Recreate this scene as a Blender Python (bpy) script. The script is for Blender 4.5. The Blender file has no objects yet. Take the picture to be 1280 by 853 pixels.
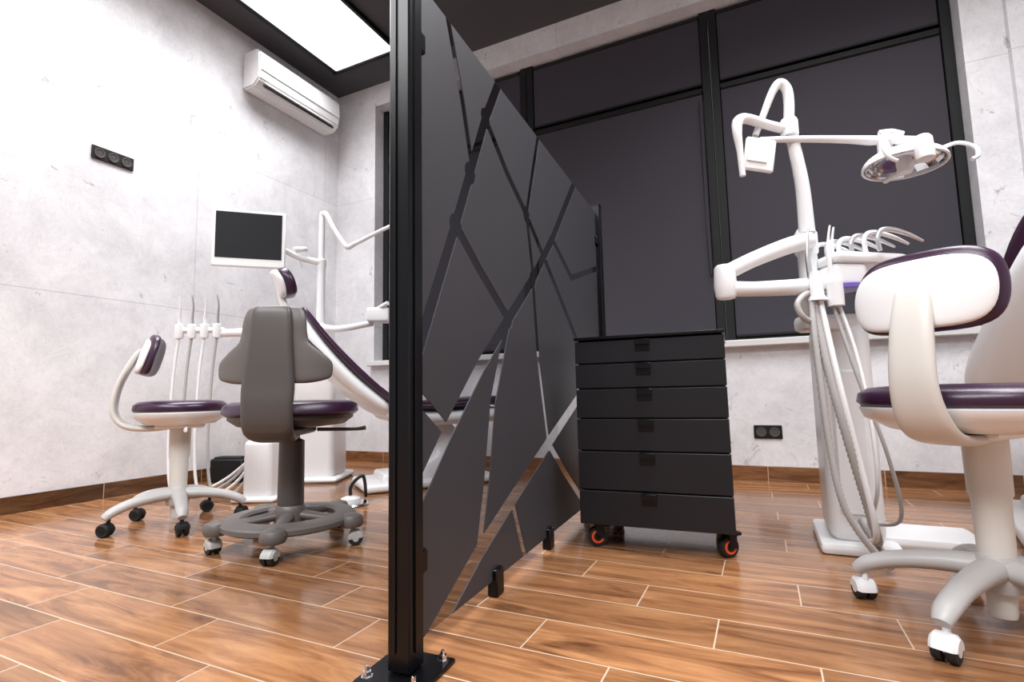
import bpy, bmesh, math
from mathutils import Vector, Matrix
sc=bpy.context.scene
rad=math.radians
# ------------------------------------------------------------------ materials
def newmat(name):
    m=bpy.data.materials.new(name); m.use_nodes=True
    return m,m.node_tree,m.node_tree.nodes['Principled BSDF']
def pmat(name,col,rough=.5,metal=0,var=.06,scale=6,bump=0,bscale=200,coat=0,spec=.5):
    m,nt,b=newmat(name); N=nt.nodes; L=nt.links
    tc=N.new('ShaderNodeTexCoord'); no=N.new('ShaderNodeTexNoise'); no.inputs['Scale'].default_value=scale; no.inputs['Detail'].default_value=4
    L.new(tc.outputs['Object'],no.inputs['Vector'])
    mx=N.new('ShaderNodeMix'); mx.data_type='RGBA'
    mx.inputs[6].default_value=tuple(c*(1-var) for c in col)+(1,); mx.inputs[7].default_value=tuple(min(1,c*(1+var)) for c in col)+(1,)
    L.new(no.outputs['Fac'],mx.inputs[0]); L.new(mx.outputs[2],b.inputs['Base Color'])
    b.inputs['Roughness'].default_value=rough; b.inputs['Metallic'].default_value=metal
    b.inputs['Coat Weight'].default_value=coat; b.inputs['Specular IOR Level'].default_value=spec
    if bump:
        n2=N.new('ShaderNodeTexNoise'); n2.inputs['Scale'].default_value=bscale; L.new(tc.outputs['Object'],n2.inputs['Vector'])
        bp=N.new('ShaderNodeBump'); bp.inputs['Strength'].default_value=bump; bp.inputs['Distance'].default_value=.002
        L.new(n2.outputs['Fac'],bp.inputs['Height']); L.new(bp.outputs[0],b.inputs['Normal'])
    return m
WHITE=pmat('white_plastic',(.80,.80,.805),.28,var=.02)
CREAM=pmat('cream_plastic',(.62,.60,.56),.35,var=.03)
WGREY=pmat('light_grey_plastic',(.44,.43,.42),.4,var=.03)
TAUPE=pmat('taupe_plastic',(.110,.098,.091),.42,var=.05)
DTAUPE=pmat('dark_taupe_plastic',(.070,.062,.058),.4,var=.05)
PURPLE=pmat('purple_vinyl',(.032,.009,.031),.3,var=.15,bump=.15,bscale=350)
BLACK=pmat('black_metal',(.002,.002,.003),.28,var=.1,spec=.3)
BLACKM=pmat('black_matte',(.006,.006,.007),.6,var=.1,spec=.3)
CABM=pmat('anthracite_lacquer',(.010,.010,.013),.42,var=.08,scale=30,bump=.1,bscale=500,spec=.35)
RUBBER=pmat('black_rubber',(.008,.008,.008),.6)
ORANGE=pmat('orange_red_plastic',(.8,.09,.02),.4)
CHROME=pmat('chrome',(.75,.75,.77),.12,metal=1)
STEEL=pmat('brushed_steel',(.7,.7,.72),.35,metal=1)
HOSE=pmat('grey_hose',(.40,.38,.37),.45,var=.04)
SCREEN=pmat('monitor_glass',(.014,.015,.017),.6,spec=.2)
FROST=pmat('frosted_dark_film',(.037,.036,.042),.5,var=.06,bump=.05,bscale=700)
VIOLET=pmat('violet_plastic',(.16,.10,.40),.4)
BLIND=pmat('blind_fabric',(.036,.032,.042),.85,var=.06,scale=2,bump=.2,bscale=600)
CEIL=pmat('dark_ceiling_paint',(.060,.057,.063),.8,var=.12,scale=60,bump=.3,bscale=250)
SILL=pmat('sill_white',(.62,.61,.60),.35,var=.03)
def emat(name,col,s):
    m,nt,b=newmat(name); b.inputs['Emission Color'].default_value=col+(1,); b.inputs['Emission Strength'].default_value=s
    b.inputs['Base Color'].default_value=(.8,.8,.8,1); return m
PANEL=emat('luminous_panel',(.97,.98,1.),1.6)
m,nt,b=newmat('tinted_clear_glass'); nt.nodes.remove(b)
tr=nt.nodes.new('ShaderNodeBsdfTransparent'); tr.inputs[0].default_value=(.52,.52,.54,1); gs=nt.nodes.new('ShaderNodeBsdfGlossy'); gs.inputs['Roughness'].default_value=.02
lw=nt.nodes.new('ShaderNodeLayerWeight'); lw.inputs[0].default_value=.5; pw=nt.nodes.new('ShaderNodeMath'); pw.operation='POWER'; pw.inputs[1].default_value=5
ma=nt.nodes.new('ShaderNodeMath'); ma.operation='MULTIPLY_ADD'; ma.inputs[1].default_value=.8; ma.inputs[2].default_value=.03; mxs=nt.nodes.new('ShaderNodeMixShader')
nt.links.new(lw.outputs['Facing'],pw.inputs[0]); nt.links.new(pw.outputs[0],ma.inputs[0])
nt.links.new(ma.outputs[0],mxs.inputs[0]); nt.links.new(tr.outputs[0],mxs.inputs[1]); nt.links.new(gs.outputs[0],mxs.inputs[2]); nt.links.new(mxs.outputs[0],nt.nodes['Material Output'].inputs[0])
GLASS=m
def concrete(name,axis):
    m,nt,b=newmat(name); N=nt.nodes;L=nt.links
    tc=N.new('ShaderNodeTexCoord'); sp=N.new('ShaderNodeSeparateXYZ'); L.new(tc.outputs['Object'],sp.inputs[0])
    cb=N.new('ShaderNodeCombineXYZ'); L.new(sp.outputs[axis],cb.inputs[0]); L.new(sp.outputs[2],cb.inputs[1])
    n1=N.new('ShaderNodeTexNoise'); n1.inputs['Scale'].default_value=2.2; n1.inputs['Detail'].default_value=10; n1.inputs['Roughness'].default_value=.75; n1.inputs['Distortion'].default_value=.3
    L.new(tc.outputs['Object'],n1.inputs['Vector'])
    r1=N.new('ShaderNodeValToRGB'); r1.color_ramp.elements[0].position=.33; r1.color_ramp.elements[0].color=(.60,.59,.61,1); r1.color_ramp.elements[1].position=.62; r1.color_ramp.elements[1].color=(.79,.785,.80,1)
    L.new(n1.outputs['Fac'],r1.inputs[0])
    n2=N.new('ShaderNodeTexNoise'); n2.inputs['Scale'].default_value=7; n2.inputs['Detail'].default_value=10; n2.inputs['Roughness'].default_value=.78; n2.inputs['Distortion'].default_value=.8
    L.new(tc.outputs['Object'],n2.inputs['Vector'])
    r2=N.new('ShaderNodeValToRGB'); e=r2.color_ramp.elements; e[0].position=.33; e[0].color=(.45,.44,.46,1); e[1].position=.40; e[1].color=(1,1,1,1)
    k=e.new(.49); k.color=(1,1,1,1); k=e.new(.50); k.color=(.74,.73,.75,1); k=e.new(.51); k.color=(1,1,1,1)
    L.new(n2.outputs['Fac'],r2.inputs[0])
    mu=N.new('ShaderNodeMix'); mu.data_type='RGBA'; mu.blend_type='MULTIPLY'; mu.inputs[0].default_value=.85
    L.new(r1.outputs[0],mu.inputs[6]); L.new(r2.outputs[0],mu.inputs[7])
    br=N.new('ShaderNodeTexBrick'); br.offset=.5; br.inputs['Scale'].default_value=1; br.inputs['Brick Width'].default_value=2.4; br.inputs['Row Height'].default_value=1.2; br.inputs['Mortar Size'].default_value=.003; br.inputs['Mortar Smooth'].default_value=.3
    br.inputs['Color1'].default_value=(1,1,1,1); br.inputs['Color2'].default_value=(.95,.95,.95,1); br.inputs['Mortar'].default_value=(.72,.72,.73,1)
    mp=N.new('ShaderNodeMapping'); mp.inputs['Location'].default_value=(.1,0,0); L.new(cb.outputs[0],mp.inputs[0]); L.new(mp.outputs[0],br.inputs['Vector'])
    m2=N.new('ShaderNodeMix'); m2.data_type='RGBA'; m2.blend_type='MULTIPLY'; m2.inputs[0].default_value=1
    L.new(mu.outputs[2],m2.inputs[6]); L.new(br.outputs['Color'],m2.inputs[7]); L.new(m2.outputs[2],b.inputs['Base Color'])
    b.inputs['Roughness'].default_value=.55
    bp=N.new('ShaderNodeBump'); bp.inputs['Strength'].default_value=.3; bp.inputs['Distance'].default_value=.004; L.new(n2.outputs['Fac'],bp.inputs['Height']); L.new(bp.outputs[0],b.inputs['Normal'])
    return m
CONX=concrete('concrete_along_x',0); CONY=concrete('concrete_along_y',1)
def woodtile(name,bw,rh,axis=None,dark=1.0,yoff=0,step=0,xoff=0):
    m,nt,b=newmat(name); N=nt.nodes;L=nt.links
    tc=N.new('ShaderNodeTexCoord'); src=tc.outputs['Object']
    sp=N.new('ShaderNodeSeparateXYZ'); L.new(src,sp.inputs[0])
    def mth(op,a,bv):
        n=N.new('ShaderNodeMath'); n.operation=op
        if hasattr(a,'links'): L.new(a,n.inputs[0])
        else: n.inputs[0].default_value=a
        if bv is not None:
            if hasattr(bv,'links'): L.new(bv,n.inputs[1])
            else: n.inputs[1].default_value=bv
        return n.outputs[0]
    X=sp.outputs[0 if axis is None else axis]; Y=sp.outputs[1 if axis is None else 2]
    Y=mth('ADD',Y,yoff); row=mth('FLOOR',mth('DIVIDE',Y,rh),None); X=mth('ADD',mth('ADD',X,xoff),mth('MULTIPLY',row,step))
    cb=N.new('ShaderNodeCombineXYZ'); L.new(X,cb.inputs[0]); L.new(Y,cb.inputs[1]); src=cb.outputs[0]
    br=N.new('ShaderNodeTexBrick'); br.offset=0; br.inputs['Scale'].default_value=1; br.inputs['Brick Width'].default_value=bw; br.inputs['Row Height'].default_value=rh; br.inputs['Mortar Size'].default_value=.0018; br.inputs['Mortar Smooth'].default_value=.1
    br.inputs['Color1'].default_value=(0,0,0,1); br.inputs['Color2'].default_value=(1,1,1,1); br.inputs['Mortar'].default_value=(.5,.5,.5,1)
    L.new(src,br.inputs['Vector'])
    sc_=N.new('ShaderNodeVectorMath'); sc_.operation='MULTIPLY_ADD'; sc_.inputs[1].default_value=(1.8,13,1)
    sh=N.new('ShaderNodeVectorMath'); sh.operation='SCALE'; sh.inputs['Scale'].default_value=9; L.new(br.outputs['Color'],sh.inputs[0])
    L.new(src,sc_.inputs[0]); L.new(sh.outputs[0],sc_.inputs[2])
    n1=N.new('ShaderNodeTexNoise'); n1.inputs['Scale'].default_value=1.2; n1.inputs['Detail'].default_value=9; n1.inputs['Roughness'].default_value=.66; n1.inputs['Distortion'].default_value=1.3
    L.new(sc_.outputs[0],n1.inputs['Vector'])
    rp=N.new('ShaderNodeValToRGB'); e=rp.color_ramp.elements; e[0].position=.28; e[0].color=(.085*dark,.033*dark,.014*dark,1); e[1].position=.72; e[1].color=(.43*dark,.215*dark,.097*dark,1)
    k=e.new(.5); k.color=(.265*dark,.118*dark,.050*dark,1)
    L.new(n1.outputs['Fac'],rp.inputs[0])
    hs=N.new('ShaderNodeHueSaturation'); mr=N.new('ShaderNodeMapRange'); mr.inputs['To Min'].default_value=.75; mr.inputs['To Max'].default_value=1.22
    L.new(br.outputs['Color'],mr.inputs[0]); L.new(mr.outputs[0],hs.inputs['Value']); L.new(rp.outputs[0],hs.inputs['Color'])
    mx=N.new('ShaderNodeMix'); mx.data_type='RGBA'; mx.inputs[7].default_value=(.55,.42,.31,1)
    L.new(br.outputs['Fac'],mx.inputs[0]); L.new(hs.outputs[0],mx.inputs[6]); L.new(mx.outputs[2],b.inputs['Base Color'])
    b.inputs['Roughness'].default_value=.17
    bp=N.new('ShaderNodeBump'); bp.inputs['Strength'].default_value=.08; bp.inputs['Distance'].default_value=.002; L.new(n1.outputs['Fac'],bp.inputs['Height']); L.new(bp.outputs[0],b.inputs['Normal'])
    return m
FLOOR=woodtile('wood_look_tile',.6,.165,yoff=.04,step=.205,xoff=-.307); BASEX=woodtile('wood_tile_skirting_x',.6,5,0,.8); BASEY=woodtile('wood_tile_skirting_y',.6,5,1,.45)
# ------------------------------------------------------------------ mesh helpers
class M:
    def __init__(s): s.bm=bmesh.new(); s.mi=0
    def _new(s,faces):
        for f in faces: f.material_index=s.mi
    def box(s,c,size,bev=.0,rot=None,seg=1):
        t=bmesh.new(); bmesh.ops.create_cube(t,size=1); bmesh.ops.scale(t,vec=size,verts=t.verts)
        if bev: bmesh.ops.bevel(t,geom=t.edges[:],offset=bev,segments=seg,affect='EDGES',profile=.5)
        if rot is not None: bmesh.ops.transform(t,matrix=rot.to_4x4(),verts=t.verts)
        bmesh.ops.translate(t,vec=c,verts=t.verts); s.merge(t); return s
    def merge(s,t):
        mp={}
        for v in t.verts: mp[v]=s.bm.verts.new(v.co)
        for f in t.faces:
            try: g=s.bm.faces.new([mp[v] for v in f.verts]); g.material_index=s.mi
            except ValueError: pass
        t.free()
    def rings(s,rings,cap=True,closed=False):
        vr=[[s.bm.verts.new(p) for p in r] for r in rings]; n=len(vr[0]); K=len(vr)
        for i in range(K if closed else K-1):
            a=vr[i];b=vr[(i+1)%K]
            for j in range(n):
                f=s.bm.faces.new((a[j],a[(j+1)%n],b[(j+1)%n],b[j])); f.material_index=s.mi
        if cap and not closed:
            for r in (vr[0][::-1],vr[-1]):
                f=s.bm.faces.new(r); f.material_index=s.mi
        return s
    def cyl(s,p0,p1,r0,r1=None,n=24):
        r1=r0 if r1 is None else r1; return s.tube([p0,p1],[r0,r1],n,smooth=False)
    def tube(s,pts,r,n=16,smooth=True,k=8,flat=1.0,up=None,rib=0):
        pts=[Vector(p) for p in pts]; rs=r if isinstance(r,(list,tuple)) else [r]*len(pts)
        if smooth and len(pts)>2:
            P=[];R=[]
            for i in range(len(pts)-1):
                p0=pts[max(i-1,0)];p1=pts[i];p2=pts[i+1];p3=pts[min(i+2,len(pts)-1)]
                for q in range(k):
                    t=q/k; P.append(.5*((2*p1)+(p2-p0)*t+(2*p0-5*p1+4*p2-p3)*t*t+(3*p1-p0-3*p2+p3)*t**3)); R.append(rs[i]*(1-t)+rs[i+1]*t)
            P.append(pts[-1]);R.append(rs[-1])
            if rib: R=[q*(1+rib*(1 if i%2 else -1)) for i,q in enumerate(R)]
        else: P,R=pts,rs
        T=[]
        for i in range(len(P)):
            d=(P[min(i+1,len(P)-1)]-P[max(i-1,0)]); T.append(d.normalized() if d.length>1e-9 else Vector((0,0,1)))
        a=Vector(up) if up else (Vector((0,0,1)) if abs(T[0].z)<.9 else Vector((1,0,0)))
        u=(a-T[0]*a.dot(T[0])).normalized(); rr=[]
        for i in range(len(P)):
            if i: u=(u-T[i]*u.dot(T[i])).normalized()
            w=T[i].cross(u)
            rr.append([P[i]+(u*math.cos(2*math.pi*j/n)*flat+w*math.sin(2*math.pi*j/n))*R[i] for j in range(n)])
        return s.rings(rr)
    def lathe(s,prof,c=(0,0,0),n=32,sx=1,sy=1,cap=True):
        rr=[[Vector((c[0]+max(r,1e-4)*math.cos(2*math.pi*j/n)*sx,c[1]+max(r,1e-4)*math.sin(2*math.pi*j/n)*sy,c[2]+z)) for j in range(n)] for r,z in prof]
        return s.rings(rr,cap)
    def shell(s,path,t,bend=0,p=5,nu=14,nv=24,cx=0,off=0,taper=True):
        pts=[Vector(q) for q in path]
        def cat(v):
            x=v*(len(pts)-1); i=min(int(x),len(pts)-2); q=x-i
            p0=pts[max(i-1,0)];p1=pts[i];p2=pts[i+1];p3=pts[min(i+2,len(pts)-1)]
            return .5*((2*p1)+(p2-p0)*q+(2*p0-5*p1+4*p2-p3)*q*q+(3*p1-p0-3*p2+p3)*q**3)
        F=[];B=[]
        for i in range(nv+1):
            v=(1-math.cos(math.pi*i/nv))/2; c=cat(v); d=cat(min(v+.01,1))-cat(max(v-.01,0))
            l=math.hypot(d.x,d.y) or 1; N=Vector((0,d.y/l,-d.x/l))
            a=abs(2*v-1); e=max(0,1-a**p)**(1/p); ev=max(0,1-a**8)**.5
            fr=[];bk=[]
            for j in range(nu+1):
                u=-math.cos(math.pi*j/nu); x=u*c.z*e; eu=max(0,1-abs(u)**6)**.5
                base=Vector((cx+x,c.x,c.y))+N*(bend*x*x+off); h=t/2*ev*eu
                fr.append(s.bm.verts.new(base+N*h)); bk.append(s.bm.verts.new(base-N*h))
            F.append(fr);B.append(bk)
        for G,fl in ((F,0),(B,1)):
            for i in range(nv):
                for j in range(nu):
                    q=[G[i][j],G[i][j+1],G[i+1][j+1],G[i+1][j]]
                    if fl: q=q[::-1]
                    f=s.bm.faces.new(q); f.material_index=s.mi
        return s
    def prism(s,poly,d0,d1,fn):
        a=[s.bm.verts.new(fn(x,y,d0)) for x,y in poly]; b=[s.bm.verts.new(fn(x,y,d1)) for x,y in poly]; n=len(a)
        fs=[s.bm.faces.new(a[::-1]),s.bm.faces.new(b)]+[s.bm.faces.new((a[i],a[(i+1)%n],b[(i+1)%n],b[i])) for i in range(n)]
        s._new(fs); return s
    def mesh(s,name,mats,ang=40,weld=True):
        if weld: bmesh.ops.remove_doubles(s.bm,verts=s.bm.verts,dist=1e-5)
        bmesh.ops.recalc_face_normals(s.bm,faces=s.bm.faces)
        me=bpy.data.meshes.new(name); s.bm.to_mesh(me); s.bm.free()
        for k in (mats if isinstance(mats,(list,tuple)) else [mats]): me.materials.append(k)
        for f in me.polygons: f.use_smooth=True
        me.set_sharp_from_angle(angle=rad(ang)); return me
def wn(o):
    if o.data and len(o.data.polygons)<4000:
        md=o.modifiers.new('wn','WEIGHTED_NORMAL'); md.keep_sharp=True
def obj(name,me,parent=None,label=None,loc=None,rot=None):
    o=bpy.data.objects.new(name,me); sc.collection.objects.link(o); wn(o)
    if parent: o.parent=parent
    if loc: o.location=loc
    if rot: o.rotation_euler=rot
    if label: o['label']=label
    return o
def thing(name,label,cat,loc=(0,0,0),rz=0,me=None,group=None):
    o=bpy.data.objects.new(name,me); sc.collection.objects.link(o); o.location=loc; o.rotation_euler=(0,0,rz)
    o['label']=label;o['category']=cat
    if group:o['group']=group
    return o
def struct(name,me,label):
    o=bpy.data.objects.new(name,me); sc.collection.objects.link(o); o['kind']='structure'; o['label']=label; return o
# ------------------------------------------------------------------ room
XL,XR,YB,YW,ZC=-3.58,2.7,3.66,3.82,3.50
YF=-2.4
WX0,WX1,WZ0,WZ1=-3.12,1.16,.88,3.29
struct('floor',M().box(((XL+XR)/2,(YF+4)/2,-.05),(XR-XL+.4,4-YF,.1)).mesh('floor',FLOOR),'glossy brown wood-look plank tiles with pale grout')
struct('ceiling',M().box(((XL+XR)/2,(YF+4)/2,ZC+.06),(XR-XL+.4,4-YF,.12)).mesh('ceiling',CEIL),'dark grey painted plaster ceiling')
struct('wall_left',M().box((XL-.08,(YF+4)/2,ZC/2),(.16,4-YF,ZC)).mesh('wl',CONY),'pale concrete panel wall with fine seams')
struct('wall_right',M().box((XR+.08,(YF+4)/2,ZC/2),(.16,4-YF,ZC)).mesh('wr',CONY),'pale concrete side wall')
b=M()
b.box(((XL+XR)/2,(YB+4)/2,WZ0/2),(XR-XL,4-YB,WZ0)).box(((XL+XR)/2,(YB+4)/2,(WZ1+ZC)/2),(XR-XL,4-YB,ZC-WZ1))
b.box(((XL+WX0)/2,(YB+4)/2,(WZ0+WZ1)/2),(WX0-XL,4-YB,WZ1-WZ0)).box(((WX1+XR)/2,(YB+4)/2,(WZ0+WZ1)/2),(XR-WX1,4-YB,WZ1-WZ0))
b.box((1.80,YB-.02,(WZ0+ZC)/2),(.9,.04,ZC-WZ0))
struct('wall_back',b.mesh('wb',CONX),'pale concrete wall with a wide window recess')
struct('baseboard_left',M().box((XL+.006,(YF+YB)/2,.045),(.012,YB-YF,.09),.002).mesh('bl',BASEY),'brown wood-look tile skirting')
struct('baseboard_back',M().box(((XL+XR)/2,YB-.006,.045),(XR-XL-.03,.012,.09),.002).mesh('bb',BASEX),'brown wood-look tile skirting')
struct('trim_1',M().box(((WX0+WX1)/2,YB+.03,WZ0-.02),(WX1-WX0+.06,.2,.045),.006).mesh('sill',SILL),'pale stone window sill')
cols=[(WX0,-1.62),(-1.62,-.195),(-.195,WX1)]
TZ=2.715
for i,(a,c) in enumerate(cols):
    b=M(); w=.055
    for (cx,sx) in ((a+w/2+.002,w),(c-w/2-.002,w)): b.box((cx,YW-.01,(WZ0+WZ1)/2),(sx,.07,WZ1-WZ0-.004),.003)
    for z in (WZ0+.02,TZ,WZ1-.02): b.box(((a+c)/2,YW,z),(c-a-.1,.05,.03),.003)
    b.box(((a+c)/2,3.88,(WZ0+WZ1)/2),(c-a-.01,.01,WZ1-WZ0-.01))
    struct('window_%d'%(i+1),b.mesh('win',BLACKM),'tall black aluminium window frame with transom')
    for z0,z1,lb in ((WZ0+.025,TZ-.015,'long'),(TZ+.015,WZ1-.02,'short')):
        r=thing('roller_blind','%s dark grey fabric roller blind lowered over window'%lb,'blind',((a+c)/2,YW-.02,z1),group='dark roller blinds')
        H=z1-z0; W=c-a-.125
        obj('blind_fabric',M().box((0,-.012,-H/2),(W,.003,H-.03)).mesh('bf',BLIND),r)
        obj('hem_bar',M().box((0,-.012,-H+.02),(W,.014,.016),.003).mesh('hb',BLACKM),r)
        obj('roller_tube',M().box((0,-.014,-.012),(W,.03,.024),.006).mesh('rt',BLACKM),r)
r=thing('blind_cord','thin black blind pull chain hanging by window frame','cord',(-.28,YW-.075,0))
obj('chain',M().tube([(0,0,2.6),(0,0,1.7),(.01,0,1.35),(.03,0,1.42),(.035,0,1.7),(.03,0,2.6)],.003,6).mesh('ch',BLACK),r)
def lightpanel(x0,x1,y0,y1,power,lab,spread=115):
    r=thing('ceiling_light_panel',lab,'ceiling light',((x0+x1)/2,(y0+y1)/2,ZC),group='luminous ceiling panels')
    w,d=x1-x0,y1-y0; b=M()
    for cx,cy,sx,sy in ((0,-d/2,w+.06,.03),(0,d/2,w+.06,.03),(-w/2,0,.03,d),(w/2,0,.03,d)): b.box((cx,cy,-.015),(sx,sy,.04),.004)
    obj('frame',b.mesh('lf',BLACK),r,'thin black frame')
    obj('diffuser',M().box((0,0,-.012),(w-.03,d-.03,.015)).mesh('ld',PANEL),r,'glowing white diffuser')
    l=bpy.data.lights.new('panel_lamp','AREA'); l.shape='RECTANGLE'; l.size=w*.95; l.size_y=d*.95; l.energy=power; l.color=(.975,.98,1); l.spread=rad(spread)
    lo=bpy.data.objects.new('panel_lamp',l); sc.collection.objects.link(lo); lo.parent=r; lo.location=(0,0,-.04); lo['label']='light tube of the ceiling panel'
lightpanel(-3.28,-2.60,.6,3.32,50,'large glowing white rectangular ceiling panel with black frame',115)
lightpanel(-.2,1.6,.7,2.7,82,'large glowing white rectangular ceiling panel with black frame',140)
lightpanel(-3.0,1.0,-1.9,-.6,175,'wide added fill light panel behind the camera, with black frame',150)  # unseen fill light added behind the camera, built like a ceiling fixture
def socket(loc,rz,n,lab):
    r=thing('wall_socket',lab,'socket',loc,rz); w=.075
    obj('plate',M().box((0,-.005,0),(w*n+.01,.01,.083),.003).mesh('pl',BLACKM),r)
    for i in range(n):
        x=(i-(n-1)/2)*w
        rr=[[Vector((x+q*math.cos(t*math.pi/12),y,q*math.sin(t*math.pi/12))) for t in range(24)] for q,y in ((.030,-.0105),(.030,-.014),(.023,-.014),(.021,-.0112))]
        b=M(); b.rings(rr); b.cyl((x-.009,-.0115,0),(x-.009,-.0135,0),.003,n=8); b.cyl((x+.009,-.0115,0),(x+.009,-.0135,0),.003,n=8)
        obj('outlet',b.mesh('ol',DTAUPE),r)
socket((XL,1.75,2.09),rad(90),3,'triple black power socket on pale concrete wall')
socket((.015,YB,.30),0,2,'double black power socket above skirting')
r=thing('air_conditioner','white wall-mounted split air conditioner near ceiling','air conditioner',(XL,3.05,3.02))
poly=[(0,.31),(.15,.31),(.19,.27),(.2,.12),(.185,.05),(.13,.0),(0,0)]
b=M(); b.prism(poly,-.43,.43,lambda x,z,d:Vector((x,d,z))); bmesh.ops.bevel(b.bm,geom=[e for e in b.bm.edges],offset=.012,segments=2,affect='EDGES')
obj('housing',b.mesh('ac',WHITE,30),r)
obj('air_outlet',M().box((.163,0,.028),(.012,.74,.045),.003,Matrix.Rotation(rad(-38),3,'Y')).mesh('ao',BLACKM),r,'dark slot')
obj('louver',M().box((.180,0,.040),(.006,.72,.022),.002,Matrix.Rotation(rad(-38),3,'Y')).mesh('lv',WHITE),r)
obj('front_panel',M().box((.197,0,.19),(.008,.84,.14),.003,Matrix.Rotation(rad(-4),3,'Y')).mesh('fp',WHITE),r)
# ------------------------------------------------------------------ partition
pa=rad(3.0)
s0=.96
r=thing('partition_screen','tall black-framed dark frosted glass partition with clear angular stripes','partition',(-.649-.0523*s0,-.034+.9986*s0,0),pa)
for y,hh in ((0,2.25),(1.90,1.63)):
    b=M().box((0,y,hh/2+.006),(.055,.055,hh-.012),.004); b.box((0,y-.0,hh),(.06,.06,.01),.003)
    b.box((-.008,y-.029,hh/2),(.006,.006,hh-.1),.001); b.box((.029,y-.008,hh/2),(.006,.006,hh-.1),.001)
    po=obj('post',b.mesh('post',BLACK),r,'black square steel post')
    b=M().box((0,y,.005),(.15,.15,.01),.002)
    obj('base_plate',b.mesh('bp',BLACK),po)
    for sx in(-1,1):
        for sy in(-1,1):
            b=M().lathe([(.013,.010),(.013,.013),(.009,.013),(.009,.022),(.005,.022),(.005,.030),(.003,.032)],(sx*.055,y+sy*.055,0),6)
            obj('anchor_bolt',b.mesh('ab',CHROME,20),po,'shiny steel bolt')
g0,g1,gz0,gz1=.050,1.86,.045,1.585
b=M(); b.bm.faces.new([b.bm.verts.new(q) for q in ((0,g0,gz0),(0,g1,gz0),(0,g1,gz1),(0,g0,gz1))])
obj('glass_panel',b.mesh('gp',GLASS),r,'clear tinted glass sheet')
S=lambda *a:[(x-s0,z) for x,z in a]
strips=[(.028,S((1.14,1.65),(1.16,1.585),(1.24,1.39),(1.30,1.20))),(.042,S((1.51,1.65),(1.49,1.585),(1.39,1.42),(1.28,1.20),(1.19,1.02),(1.09,.83),(.98,.62))),
 (.032,S((1.39,1.42),(1.55,1.31),(1.73,1.22),(1.92,1.10),(2.38,.80),(2.9,.42))),(.030,S((1.90,1.65),(1.88,1.585),(1.73,1.22),(1.79,.99))),
 (.046,S((2.43,1.65),(2.40,1.585),(2.03,1.21),(1.78,.99),(1.54,.81),(1.33,.65),(1.14,.48),(.96,.30))),(.036,S((1.19,1.02),(1.33,.93),(1.54,.81))),
 (.036,S((1.54,.81),(1.41,.55),(1.36,.33),(1.31,.17))),(.030,S((1.78,.99),(1.82,.69),(1.91,.38))),
 (.052,S((2.9,.78),(2.35,.54),(1.91,.38),(1.54,.24),(1.31,.15),(1.00,.0))),(.036,S((1.91,.38),(2.10,.25),(2.50,.0))),(.030,S((1.54,.24),(1.66,.0))),
 (.030,S((2.03,1.21),(2.30,1.10),(2.9,1.28))),(.032,S((.96,.60),(1.14,.48))),(.026,S((2.38,.80),(2.35,.54)))]
cut=M()
k0=0
for w,pl in strips:
    for (a,c) in zip(pl,pl[1:]):
        a=Vector(a);c=Vector(c); d=(c-a).normalized(); n=Vector((-d.y,d.x))*w/2; k0+=1
        q=[a-n-d*.004,c-n+d*.004,c+n+d*.004,a+n-d*.004]
        cut.prism([(v.x,v.y) for v in q],-.02-.0003*k0,.02+.0003*k0,lambda x,z,dd:Vector((dd,x,z)))
for (x,z) in S((1.39,1.42),(1.28,1.20),(1.19,1.02),(1.73,1.22),(1.54,.81),(1.91,.38),(1.78,.99)):
    k0+=1; cut.prism([(x+.034*math.cos(k*math.pi/8+.1),z+.032*math.sin(k*math.pi/8+.1)) for k in range(16)],-.02-.0003*k0,.02+.0003*k0,lambda x,z,dd:Vector((dd,x,z)))
cutme=cut.mesh('cut',FROST,weld=False); cuto=bpy.data.objects.new('cut',cutme); sc.collection.objects.link(cuto)
fm=M().box((0,(g0+g1)/2,(gz0+gz1)/2),(.003,g1-g0+.001,gz1-gz0+.001)).mesh('film',FROST)
fo=bpy.data.objects.new('film',fm); sc.collection.objects.link(fo)
md=fo.modifiers.new('b','BOOLEAN'); md.operation='DIFFERENCE'; md.solver='EXACT'; md.use_self=True; md.object=cuto
bpy.context.view_layer.update(); dg=bpy.context.evaluated_depsgraph_get()
fm2=bpy.data.meshes.new_from_object(fo.evaluated_get(dg)); 
bpy.data.objects.remove(fo); bpy.data.objects.remove(cuto)
for f in fm2.polygons: f.use_smooth=False
fo=bpy.data.objects.new('frosted_film',fm2); sc.collection.objects.link(fo); fo.parent=r; fo['label']='matte dark frosted polygons separated by clear stripes'
for y,z in ((.045,1.42),(.045,.21),(1.865,1.42),(1.865,.21)):
    obj('clamp',M().box((0,y,z),(.03,.04,.05),.004).mesh('cl',BLACK),r)
for y in (.45,.92,1.5):
    obj('floor_clamp',M().box((0,y,.0375),(.032,.05,.075),.004).mesh('fc',BLACK),r)
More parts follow.
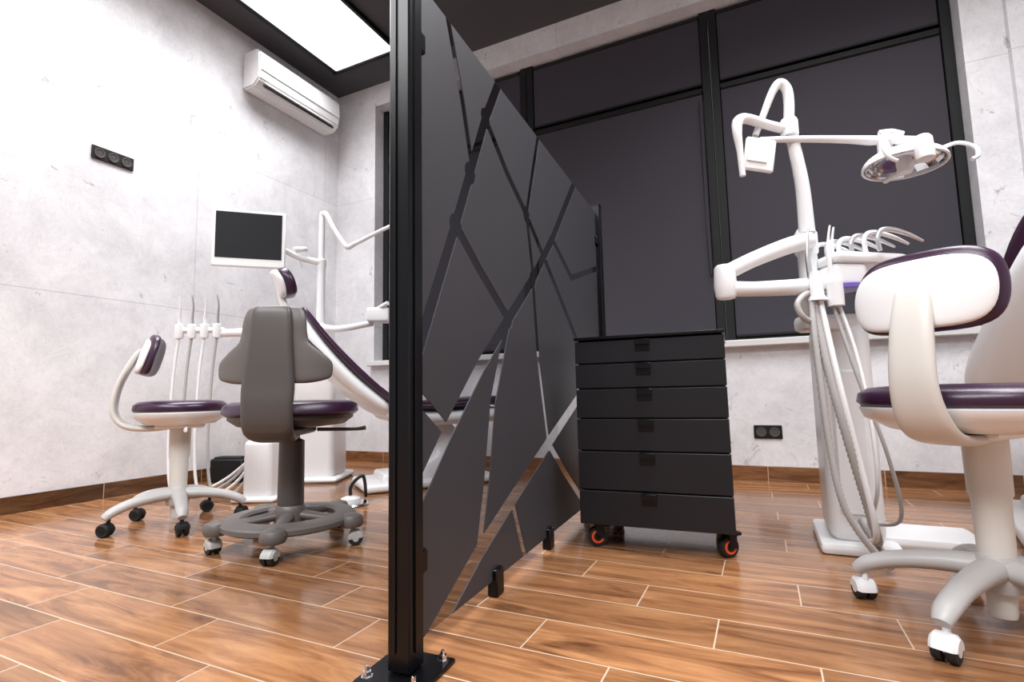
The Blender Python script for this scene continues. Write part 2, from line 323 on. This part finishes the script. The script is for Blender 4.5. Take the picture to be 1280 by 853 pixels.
# ------------------------------------------------------------------ castors
def castor_mesh(kind):
    b=M()
    rw=.027 if kind!='cab' else .036
    b.mi=0
    for sx in (-1,1):
        x=sx*(.013 if kind!='cab' else .0)
        if kind=='cab' and sx==1: continue
        hw=.009 if kind!='cab' else .014
        rr=[[Vector((x+dx,-.012+q*math.cos(t*math.pi/12),rw+q*math.sin(t*math.pi/12))) for t in range(24)] for q,dx in ((rw*.6,-hw),(rw*.93,-hw),(rw,-hw*.6),(rw,hw*.6),(rw*.93,hw),(rw*.6,hw))]
        b.rings(rr)
    if kind=='cab':
        b.mi=1
        for sx in (-1,1):
            rr=[[Vector((sx*q2,-.012+q*math.cos(t*math.pi/12),rw+q*math.sin(t*math.pi/12))) for t in range(24)] for q,q2 in ((rw*.66,.0135),(rw*.66,.0165),(rw*.45,.0165),(rw*.45,.0135))]
            b.rings(rr)
        b.mi=2; b.box((0,0.004,rw*2+.006),(.045,.055,.012),.003)
        for sx in (-1,1): b.box((sx*.02,-.004,rw+.02),(.004,.03,.05),.0015)
        b.cyl((-.022,-.012,rw),(.022,-.012,rw),.008,n=10)
        return b.mesh('castor',[RUBBER,ORANGE,BLACKM])
    b.mi=1
    rr=[[Vector((dx,-.012+q*math.cos(t*math.pi/11-.1),rw+q*math.sin(t*math.pi/11-.1))) for t in range(12)] for q,dx in ((.022,-.025),(.030,-.018),(.0315,0),(.030,.018),(.022,.025))]
    b.rings(rr); b.cyl((0,0,rw),(0,0,.075),.008,n=10); b.cyl((-.024,-.012,rw),(.024,-.012,rw),.012,n=12)
    return b.mesh('castor',[RUBBER,{'white':WHITE,'dark':BLACKM,'taupe':WGREY}[kind]])
STRUT=[(-.02,.448,.9),(-.16,.445,1.1),(-.245,.475,1.15),(-.285,.56,1),(-.275,.68,.92),(-.245,.80,.8)]
STRUT2=[(-.02,.448,.9),(-.14,.445,1.1),(-.22,.465,1.1),(-.258,.53,1),(-.245,.64,.92),(-.205,.74,.85),(-.17,.81,.8)]
def stool(loc,rz,start,label,ckind,R=.265,seatr=.225,strut=.05,bw=.165,st=STRUT,by=0,lean=0):
    r=thing('operator_stool',label,'stool',loc,rz)
    b=M(); b.lathe([(.028,.085),(.045,.09),(.052,.12),(.045,.155),(.038,.17),(.03,.17)],n=28)
    for k in range(5):
        a=rad(start+72*k)-rz; c,s=math.cos(a),math.sin(a)
        b.tube([(c*.02,s*.02,.138),(c*.1,s*.1,.136),(c*.19,s*.19,.122),(c*(R-.01),s*(R-.01),.098),(c*(R+.018),s*(R+.018),.076)],[.036,.031,.027,.025,.018],16,flat=.8,up=(0,0,1))
    obj('star_base',b.mesh('sb',WGREY),r,'five-arm pale grey star base')
    cm=castor_mesh(ckind)
    for k in range(5):
        a=rad(start+72*k)-rz; o=obj('castor',cm,r,loc=(math.cos(a)*R,math.sin(a)*R,0),rot=(0,0,a+1.1*k+.6))
    b=M().lathe([(.026,.03),(.028,.04),(.028,.1)],n=20); b.lathe([(.036,.16),(.038,.3),(.043,.31),(.045,.45),(.07,.46)],n=24)
    obj('gas_column',b.mesh('gc',CREAM),r)
    b=M(); b.box((0,.0,.452),(.13,.2,.02),.006)
    b.lathe([(.08,.455),(seatr*.75,.462),(seatr*.96,.49),(seatr,.515),(seatr*.97,.52),(0,.52)],n=40,sx=1.04)
    b.tube([(.1,.03,.45),(.2,.03,.445),(.24,.03,.44)],[.006,.006,.008],8)
    obj('seat_pan',b.mesh('sp',WHITE),r,'white plastic seat pan')
    b=M(); b.lathe([(0,.517),(seatr*.97,.517),(seatr*1.02,.53),(seatr*1.0,.552),(seatr*.9,.566),(seatr*.6,.572),(0,.57)],n=40,sx=1.04)
    obj('seat',b.mesh('st',PURPLE,60),r,'round dark purple vinyl seat')
    b=M(); b.shell([(y,z,w*strut) for y,z,w in st],.026,p=8,nv=30)
    obj('backrest_strut',b.mesh('bs',CREAM),r,'curved cream plastic strut')
    b=M(); b.shell([(-.252+by-lean,.695,bw*.93),(-.245+by,.78,bw*.98),(-.230+by+lean,.856,bw*.91)],.026,bend=1.1,p=3.2,nu=20)
    obj('backrest_shell',b.mesh('bh',WHITE),r,'white plastic backrest shell')
    b=M(); b.shell([(-.229+by-lean,.688,bw*.99),(-.222+by,.78,bw*1.045),(-.205+by+lean,.876,bw*.98)],.046,bend=1.1,p=3.2,nu=20)
    obj('backrest_cushion',b.mesh('bc',PURPLE),r,'dark purple vinyl cushion')
    return r
stool((-2.5,1.57,0),rad(-35),-100,'white operator stool with purple round seat, black castors','dark',seatr=.19,st=STRUT2,by=.085,lean=.012)
stool((.475,1.64,0),rad(-38),162,'white operator stool with purple seat, back turned forward','white',R=.27,seatr=.24,strut=.048,bw=.146)
# ------------------------------------------------------------------ taupe stool
def taupe_stool():
    tz=30
    r=thing('assistant_stool','taupe stool with winged backrest, dark purple seat and ring base','stool',(-1.72,1.53,0),rad(tz))
    b=M(); b.rings([[Vector((q*math.cos(t*math.pi/28),q*math.sin(t*math.pi/28),z)) for t in range(56)] for q,z in ((.175,.085),(.235,.08),(.250,.088),(.250,.104),(.238,.114),(.18,.118),(.168,.108),(.168,.09))],closed=True)
    st=-126-tz
    b.lathe([(.05,.08),(.06,.085),(.06,.13),(.05,.15),(.04,.155)],n=24)
    for k in range(5):
        a=rad(st+72*k); c,s=math.cos(a),math.sin(a)
        b.tube([(c*.03,s*.03,.115),(c*.12,s*.12,.105),(c*.2,s*.2,.098)],[.028,.024,.022],16,flat=.7,up=(0,0,1))
        b.lathe([(.0,.07),(.04,.07),(.046,.08),(.046,.098),(.038,.112),(.02,.118),(0,.12)],(c*.255,s*.255,0),20)
    obj('ring_base',b.mesh('rb',TAUPE),r,'taupe ring-shaped five-castor base')
    cm=castor_mesh('taupe')
    for k in range(5):
        a=rad(st+72*k); obj('castor',cm,r,loc=(math.cos(a)*.26,math.sin(a)*.26,0),rot=(0,0,a+.8*k+.4))
    b=M().lathe([(.046,.15),(.05,.155),(.048,.40),(.03,.41),(.03,.455)],n=24); obj('gas_column',b.mesh('gc',DTAUPE),r,'dark telescopic column')
    b=M().lathe([(.06,.45),(.2,.465),(.235,.49),(.235,.505),(0,.505)],n=36); b.box((0,-.08,.445),(.16,.28,.03),.008)
    b.tube([(.08,.06,.44),(.22,.1,.435),(.27,.1,.44)],[.008,.007,.01],8)
    obj('seat_pan',b.mesh('sp',DTAUPE),r)
    b=M().lathe([(0,.503),(.24,.503),(.256,.515),(.25,.545),(.22,.558),(.1,.562),(0,.56)],n=40); obj('seat',b.mesh('s',PURPLE,60),r,'dark purple round seat')
    b=M(); b.shell([(-.05,.43,.05),(-.17,.425,.075),(-.25,.455,.088),(-.268,.54,.09),(-.262,.62,.092),(-.255,.75,.080),(-.245,.87,.072),(-.235,.908,.066)],.036,p=9,nv=34)
    obj('backrest_spine',b.mesh('bs',DTAUPE),r,'broad dark taupe spine')
    b=M(); b.shell([(-.245,.625,.14),(-.243,.645,.195),(-.240,.675,.206),(-.238,.71,.200),(-.235,.745,.165),(-.233,.775,.128),(-.230,.81,.118),(-.226,.86,.114),(-.215,.91,.108)],.030,bend=1.2,p=9,nu=24,nv=34)
    obj('backrest_wings',b.mesh('bw',TAUPE),r,'winged taupe plastic back plate')
    b=M(); b.shell([(-.215,.65,.18),(-.208,.72,.18),(-.203,.80,.11),(-.19,.88,.10)],.04,bend=1.2,p=6,nu=20)
    obj('backrest_cushion',b.mesh('bc',PURPLE),r,'dark purple cushion')
taupe_stool()
# ------------------------------------------------------------------ mobile cabinet
r=thing('drawer_cabinet','black mobile cabinet with six drawers on orange-hubbed castors','cabinet',(-.385,2.15,0),rad(3))
obj('body',M().box((0,.01,.425),(.52,.46,.68),.003).mesh('cb',CABM),r)
obj('top',M().box((0,-.004,.771),(.534,.50,.012),.002).mesh('ct',BLACK),r,'black glass top')
zs=[.762,.675,.582,.472,.354,.212,.086]
for a,c in zip(zs,zs[1:]):
    d=obj('drawer',M().box((0,-.235,(a+c)/2),(.53,.022,a-c-.005),.002).mesh('dr',CABM),r)
    zt=a-.0025
    b=M().box((-.012,-.2475,zt-.022),(.052,.004,.044),.001); b.box((-.012,-.256,zt-.004),(.052,.018,.004),.001).box((-.012,-.2635,zt-.012),(.052,.003,.018),.001)
    obj('handle',b.mesh('h',BLACK),d,'small black tab pull')
cm=castor_mesh('cab')
for x,y,a in ((-.205,-.19,-65),(.245,-.18,-50),(-.215,.18,30),(.215,.18,-20)): obj('castor',cm,r,'black wheel with orange-red hub',loc=(x,y,0),rot=(0,0,rad(a)))
# ------------------------------------------------------------------ patient chairs
def chair(loc,rz,label,L=.86,sw=0,bo=.035):
    r=thing('dental_chair',label,'dental chair',loc,rz)
    cush=[(-.68,1.10,.18),(-.57,.93,.23),(-.38,.72,.26-sw*.3),(-.18,.55,.27-sw*.5),(.0,.50,.27),(.3,.51,.26),(.6,.52,.24),(L,.47,.20)]
    b=M(); b.shell(cush,.06,p=7,nu=16,nv=48,off=-.01); obj('upholstery',b.mesh('up',PURPLE),r,'dark purple vinyl upholstery')
    b=M(); b.shell([(-.65,1.055,.165),(-.54,.87,.225+sw*.3),(-.36,.67,.255+sw),(-.14,.50,.265+sw)],.10,p=5,nu=16,nv=30,off=bo); obj('backrest_shell',b.mesh('bs',WHITE),r,'glossy white backrest shell')
    b=M(); b.shell([(-.2,.47,.25),(.1,.43,.25),(.5,.44,.24),(L-.02,.41,.20)],.10,p=7,nu=16,nv=30); obj('seat_shell',b.mesh('ss',WHITE),r,'white seat shell')
    b=M(); b.shell([(-.80,1.34,.08),(-.76,1.27,.11),(-.73,1.18,.10)],.075,bend=-1.5,p=3.5); hr=obj('headrest',b.mesh('hr',PURPLE),r,'dark purple headrest pad')
    b=M(); b.shell([(-.835,1.33,.07),(-.80,1.26,.10),(-.77,1.17,.085)],.045,bend=-1.5,p=3.5); b.tube([(0,-.79,1.24),(0,-.76,1.12),(0,-.66,1.02),(0,-.6,.95)],.022,16)
    obj('headrest_bracket',b.mesh('hb',WHITE),hr)
    b=M(); b.shell([(.05,.40,.12),(.22,.30,.13),(.20,.16,.14),(.05,.08,.17)],.18,p=8,nu=12,nv=24)
    b.box((.0,.1,.03),(.44,.85,.05),.02,seg=3); b.box((0,.1,.07),(.3,.6,.06),.02,seg=3)
    obj('pedestal',b.mesh('pd',WHITE),r,'white sculpted pedestal and floor plate')
    for s in (1,):
        b=M().tube([(s*.27,-.16,.50),(s*.32,-.15,.6),(s*.33,-.05,.66),(s*.33,.1,.67)],[.02,.02,.022,.02],16); obj('armrest',b.mesh('ar',WHITE),r)
chair((-2.09,2.80,0),rad(-38),'reclined white dental chair with dark purple upholstery',.76)
chair((1.03,2.58,0),rad(-12),'white dental chair with purple upholstery, back shell showing',sw=.07,bo=.045)
# ------------------------------------------------------------------ right treatment unit
def ell(c,ra,n=20,m=10,rev=False):
    rr=[]
    for i in range(m+1):
        t=math.pi*.5*i/m; rr.append([Vector((c[0]+(ra[0]*math.sin(t)+1e-4)*math.cos(2*math.pi*j/n),c[1]+(ra[1]*math.sin(t)+1e-4)*math.sin(2*math.pi*j/n),c[2]+ra[2]*math.cos(t))) for j in range(n)])
    return rr[::-1] if rev else rr
def lamphead(r,c,tilt=0,ty=0):
    b=M(); b.rings(ell((0,0,0),(.135,.110,.06),32,10)+ell((0,0,0),(.127,.102,.050),32,10,True),cap=True); head=obj('lamp_head',b.mesh('lh',WHITE),r,'white oval operating lamp head',loc=c,rot=(rad(tilt),rad(ty),0))
    b=M(); b.rings(ell((0,0,.001),(.123,.099,.046),18,7),cap=False); me=b.mesh('rf',CHROME,5)
    for f in me.polygons: f.use_smooth=False
    obj('reflector',me,head,'faceted mirror reflector')
    b=M().lathe([(.0,-.028),(.020,-.026),(.024,-.015),(.024,.03)],(0,0,0),20); b.tube([(0,.1,-.005),(0,0,-.010),(0,-.1,-.005)],.009,10); obj('lamp_bulb_housing',b.mesh('lb',WHITE),head)
    b=M().lathe([(.018,-.045),(.026,-.040),(.028,-.02),(.028,.030),(.022,.040)],(-.02,-.112,0),20); b.tube([(-.02,-.10,.03),(-.04,-.06,.06),(-.055,-.03,.085)],[.018,.016,.014],12); obj('joint_cover',b.mesh('jc',WHITE),head)
    for s in (-1,1):
        b=M().tube([(s*.09,-.04,.035),(s*.125,-.08,.035),(s*.150,-.11,.0),(s*.146,-.12,-.035),(s*.122,-.12,-.05)],.0065,12)
        obj('handle',b.mesh('hn',WHITE),head)
r=thing('dental_treatment_unit','white dental unit with articulated arms, hoses and operating lamp','dental unit',(.213,2.04,0),rad(25.5))
RB=Matrix.Rotation(rad(-25.5),3,'Z')
b=M(); b.box((.165,.22,.42),(.17,.30,.78),.045,RB,seg=4); b.box((.165,.22,.02),(.24,.38,.04),.015,RB,seg=2); b.box((.10,.085,.38),(.10,.02,.5),.008,RB)
b.box((.36,.16,.03),(.34,.24,.05),.02,RB,seg=2)
obj('body',b.mesh('ub',WHITE),r,'white floor-standing unit housing')
b=M().lathe([(.030,.78),(.035,.82),(.035,.9),(.030,.92),(.030,1.04),(.038,1.05),(.038,1.12),(.026,1.14)],(-.005,.08,0),24); b.box((.08,.12,.80),(.22,.10,.06),.02,seg=2)
obj('column',b.mesh('co',WHITE),r)
b=M().tube([(-.01,.06,1.12),(-.02,.05,1.3),(-.047,.05,1.50)],[.027,.023,.020],20); b.lathe([(.028,1.475),(.030,1.48),(.030,1.53),(.026,1.54)],(-.050,.05,0),20)
b.tube([(-.050,.05,1.53),(-.044,.05,1.60),(-.048,.05,1.655),(-.072,.05,1.680),(-.102,.05,1.645),(-.140,.05,1.56),(-.175,.05,1.48)],[.018,.018,.018,.017,.014,.012,.011],16)
obj('lamp_pole',b.mesh('lp',WHITE),r)
b=M().tube([(-.05,.05,1.50),(-.13,.04,1.515),(-.215,.02,1.53),(-.252,.01,1.515),(-.262,.0,1.47),(-.257,0,1.40),(-.253,0,1.31)],[.018,.017,.018,.019,.016,.011,.010],16)
obj('upper_arm',b.mesh('ua',WHITE),r)
b=M().box((-.190,.0,1.385),(.105,.018,.12),.006,Matrix.Rotation(rad(10),3,'Y')); b.box((-.200,-.011,1.39),(.07,.006,.07),.002,Matrix.Rotation(rad(10),3,'Y'))
obj('control_box',b.mesh('cx',WHITE),r,'small square white control box')
b=M().tube([(-.17,.03,1.455),(0,.03,1.455),(.14,.03,1.45),(.215,.02,1.44),(.245,.0,1.43)],[.010,.012,.014,.017,.014],16); b.lathe([(.018,1.375),(.023,1.38),(.023,1.44),(.016,1.455)],(.252,0,0),20)
b.tube([(.235,0,1.455),(.27,-.01,1.452),(.305,-.02,1.44)],[.011,.013,.010],12)
obj('lamp_arm',b.mesh('la',WHITE),r)
lamphead(r,(.315,0,1.335),-6,0)
b=M().tube([(-.01,.05,1.09),(-.11,.02,1.06),(-.24,.0,1.01),(-.335,-.01,.965)],[.028,.026,.024,.024],20,flat=1.1)
b.lathe([(.028,.875),(.034,.885),(.037,.92),(.034,.98),(.026,.99)],(-.342,-.01,0),24)
b.tube([(-.342,-.01,.910),(-.25,-.02,.905),(-.12,-.01,.91),(-.01,.05,.925)],[.026,.024,.026,.030],20,flat=1.05)
obj('folding_arm',b.mesh('fa',WHITE),r,'thick white folding arm')
b=M().box((.14,.05,1.0),(.24,.2,.04),.015,Matrix.Rotation(rad(4),3,'Y'),2); b.box((.075,.03,.945),(.12,.14,.09),.025,None,3)
obj('instrument_tray',b.mesh('it',WHITE),r)
b=M().lathe([(.060,.898),(.066,.90),(.066,.914),(.06,.916)],(.065,.01,0),24); obj('accent_ring',b.mesh('acr',VIOLET),r,'violet plastic ring')
for k in range(6):
    x=.04+.022*k; y=.10-.034*k
    b=M().tube([(x,y,1.015),(x-.004,y,1.060),(x+.012,y,1.085),(x+.05,y,1.085),(x+.10,y,1.068),(x+.145,y,1.045)],[.007,.0075,.008,.0085,.007,.004],14)
    obj('handpiece',b.mesh('hp',STEEL if k%2 else WHITE),r,'slim dental handpiece in holder')
for x,y in ((.015,-.02),(-.045,-.0),(.04,.0)):
    b=M().tube([(x,y,.93),(x-.005,y,1.02),(x,y,1.08),(x+.008,y,1.12)],[.009,.008,.004,.003],12); obj('syringe',b.mesh('sy',WHITE if x>0 else STEEL),r,'upright slim syringe')
b=M().lathe([(.03,0),(.03,.005),(.022,.02),(.018,.10)],(-.04,-.02,.86),20).lathe([(.026,0),(.026,.08)],(.015,-.03,.84),20).box((-.01,.01,.92),(.09,.08,.05),.015,seg=2); obj('instrument_holder',b.mesh('ih',WHITE),r)
hs=[([(-.06,-.02,.86),(-.075,-.05,.70),(-.075,-.08,.4),(-.055,-.10,.2),(.02,-.12,.06),(.07,-.1,.03),(.10,.05,.1)],.010,HOSE,.1),
 ([(-.05,-.01,.86),(-.045,-.06,.62),(-.02,-.09,.4),(.03,-.08,.2),(.07,-.05,.08),(.10,.06,.12)],.014,HOSE,.1),
 ([(-.03,-.02,.86),(-.03,-.08,.6),(.0,-.1,.35),(.035,-.1,.12),(.10,.05,.06)],.009,WHITE,0),
 ([(.01,-.02,.85),(.04,-.07,.6),(.10,-.09,.35),(.15,-.05,.15),(.15,.10,.1)],.006,HOSE,0),
 ([(.03,-.02,.85),(.05,-.05,.7),(.06,-.08,.5),(.065,-.08,.25),(.11,.06,.09)],.006,WHITE,0),
 ([(-.065,-.01,.89),(-.10,-.03,.87),(-.12,-.04,.84),(-.1,-.04,.80),(-.03,0,.78),(.05,.10,.78)],.010,HOSE,0)]
for pts,rr_,mt,rb in hs:
    b=M().tube(pts,rr_,12,k=24 if rb else 10,rib=rb); obj('hose',b.mesh('ho',mt,60),r,'hanging instrument hose')
# ------------------------------------------------------------------ left treatment unit
r=thing('dental_treatment_unit','white dental unit with pole, monitor arm and lamp arm','dental unit',(-2.84,2.78,0),rad(25.5))
b=M(); b.box((0,.0,.45),(.28,.3,.86),.04,seg=4); b.box((0,0,.02),(.36,.4,.04),.015); obj('body',b.mesh('ub',WHITE),r)
b=M().lathe([(.04,.88),(.045,.9),(.04,1.1),(.03,1.12),(.028,1.5),(.034,1.51),(.034,1.56),(.022,1.57),(.02,1.9),(.014,1.92)],(0,-.05,0),20); obj('pole',b.mesh('po',WHITE),r)
b=M().tube([(0,-.05,1.89),(.03,-.06,1.9),(.1,-.08,1.78),(.18,-.1,1.66),(.21,-.1,1.64),(.27,-.12,1.66),(.5,-.15,1.76),(.6,-.16,1.79)],[.018,.02,.016,.016,.02,.016,.013,.013],16); obj('lamp_arm',b.mesh('la',WHITE),r)
lamphead(r,(.74,-.16,1.74))
b=M().tube([(0,-.06,1.54),(-.12,-.12,1.56),(-.22,-.2,1.6),(-.34,-.28,1.62)],[.024,.022,.02,.018],16); b.box((-.12,-.13,1.62),(.1,.05,.03),.01); obj('monitor_arm',b.mesh('ma',WHITE),r)
b=M().tube([(0,-.07,1.07),(.15,-.1,1.05),(.40,-.15,1.08)],[.028,.024,.02],16); b.box((.45,-.16,1.13),(.16,.14,.1),.02,seg=2); b.tube([(.45,-.2,1.17),(.53,-.25,1.20)],.015,12); obj('tray_arm',b.mesh('ta',WHITE),r)
b=M().box((0,0,.185),(.455,.03,.39),.008); b.box((0,.03,.18),(.2,.05,.2),.015)
mo=obj('monitor',b.mesh('mc',WHITE),r,'white framed flat monitor',loc=(-.392,-.311,1.46),rot=(0,0,rad(18.5)))
obj('screen',M().box((0,-.0145,.205),(.405,.006,.315),.001).mesh('ms',SCREEN),mo,'dark blank screen')
r=thing('instrument_delivery_stand','white instrument stand with hanging hoses beside wall','dental unit',(-2.62,2.14,0),rad(25.5))
b=M().box((0,0,.17),(.16,.2,.34),.03,seg=3); b.box((0,0,.015),(.24,.28,.03),.01); b.tube([(0,0,.3),(0,0,.65),(0,0,.95)],.03,16); b.tube([(0,0,.95),(-.15,.01,.965),(-.3,.02,.965)],[.03,.026,.022],16)
obj('stand',b.mesh('sd',WHITE),r)
b=M().box((-.41,.02,.985),(.28,.05,.03),.01)
HX=(-.53,-.455,-.38,-.305)
for x in HX: b.lathe([(.02,-.05),(.024,-.04),(.024,.03),(.02,.035)],(x,.0,.985),18)
obj('holder',b.mesh('hd',WHITE),r)
for i,x in enumerate(HX):
    b=M().tube([(x,0,.95),(x,0,1.05),(x+.01,-.01,1.12),(x+.005,-.02,1.19)],[.010,.009,.006,.004],12); obj('syringe',b.mesh('sy',STEEL if i%2 else WHITE),r)
    e=-.2+.04*i
    b=M().tube([(x,0,.94),(x-.01,-.02,.7),(x+.0,-.05,.3),(x+.05,-.08,.06),(x+.15,-.08,.04),(e,-.05,.12),(-.05,-.02,.25)],.008,12,k=10); obj('hose',b.mesh('ho',HOSE if i%2 else WHITE),r)
r=thing('foot_control','chrome and white foot pedal with black cable on floor','foot pedal',(-2.01,2.18,0),rad(10))
b=M().lathe([(.09,0),(.095,.006),(.09,.014),(.03,.018)],n=28); obj('base',b.mesh('fb',CHROME),r)
b=M().lathe([(.055,.016),(.05,.035),(.03,.045),(0,.047)],n=24); obj('pedal',b.mesh('fp',WHITE),r)
b=M().tube([(0,0,.05),(.0,.0,.09),(.03,.0,.13),(.06,.02,.15),(.05,.06,.1),(.0,.15,.02)],.009,12); obj('cable',b.mesh('fc',RUBBER),r)
r=thing('power_box','small black electrical box standing at skirting','box',(-3.40,2.50,0),rad(20))
b=M().box((0,0,.08),(.24,.12,.16),.01).box((0,0,.165),(.2,.09,.015),.004); obj('housing',b.mesh('pb',BLACKM),r)
# ------------------------------------------------------------------ camera & world
f=650.;th=rad(25.5);p=rad(5.8);ro=rad(1.19)
F=Vector((-math.sin(th)*math.cos(p),math.cos(th)*math.cos(p),math.sin(p))); R0=Vector((math.cos(th),math.sin(th),0)); U0=R0.cross(F)
R=R0*math.cos(ro)-U0*math.sin(ro); U=U0*math.cos(ro)+R0*math.sin(ro)
cam=bpy.data.cameras.new('camera'); cam.sensor_width=36; cam.lens=36*f/1280; cam.clip_start=.02
co=bpy.data.objects.new('camera',cam); sc.collection.objects.link(co)
mm=Matrix((( R.x,U.x,-F.x,0),(R.y,U.y,-F.y,0),(R.z,U.z,-F.z,.57),(0,0,0,1))); co.matrix_world=mm; sc.camera=co
W=bpy.data.worlds.new('world'); sc.world=W; W.use_nodes=True; bg=W.node_tree.nodes['Background']; bg.inputs[0].default_value=(.97,.97,1,1); bg.inputs[1].default_value=.35
sc.view_settings.view_transform='Standard'; sc.view_settings.exposure=.28
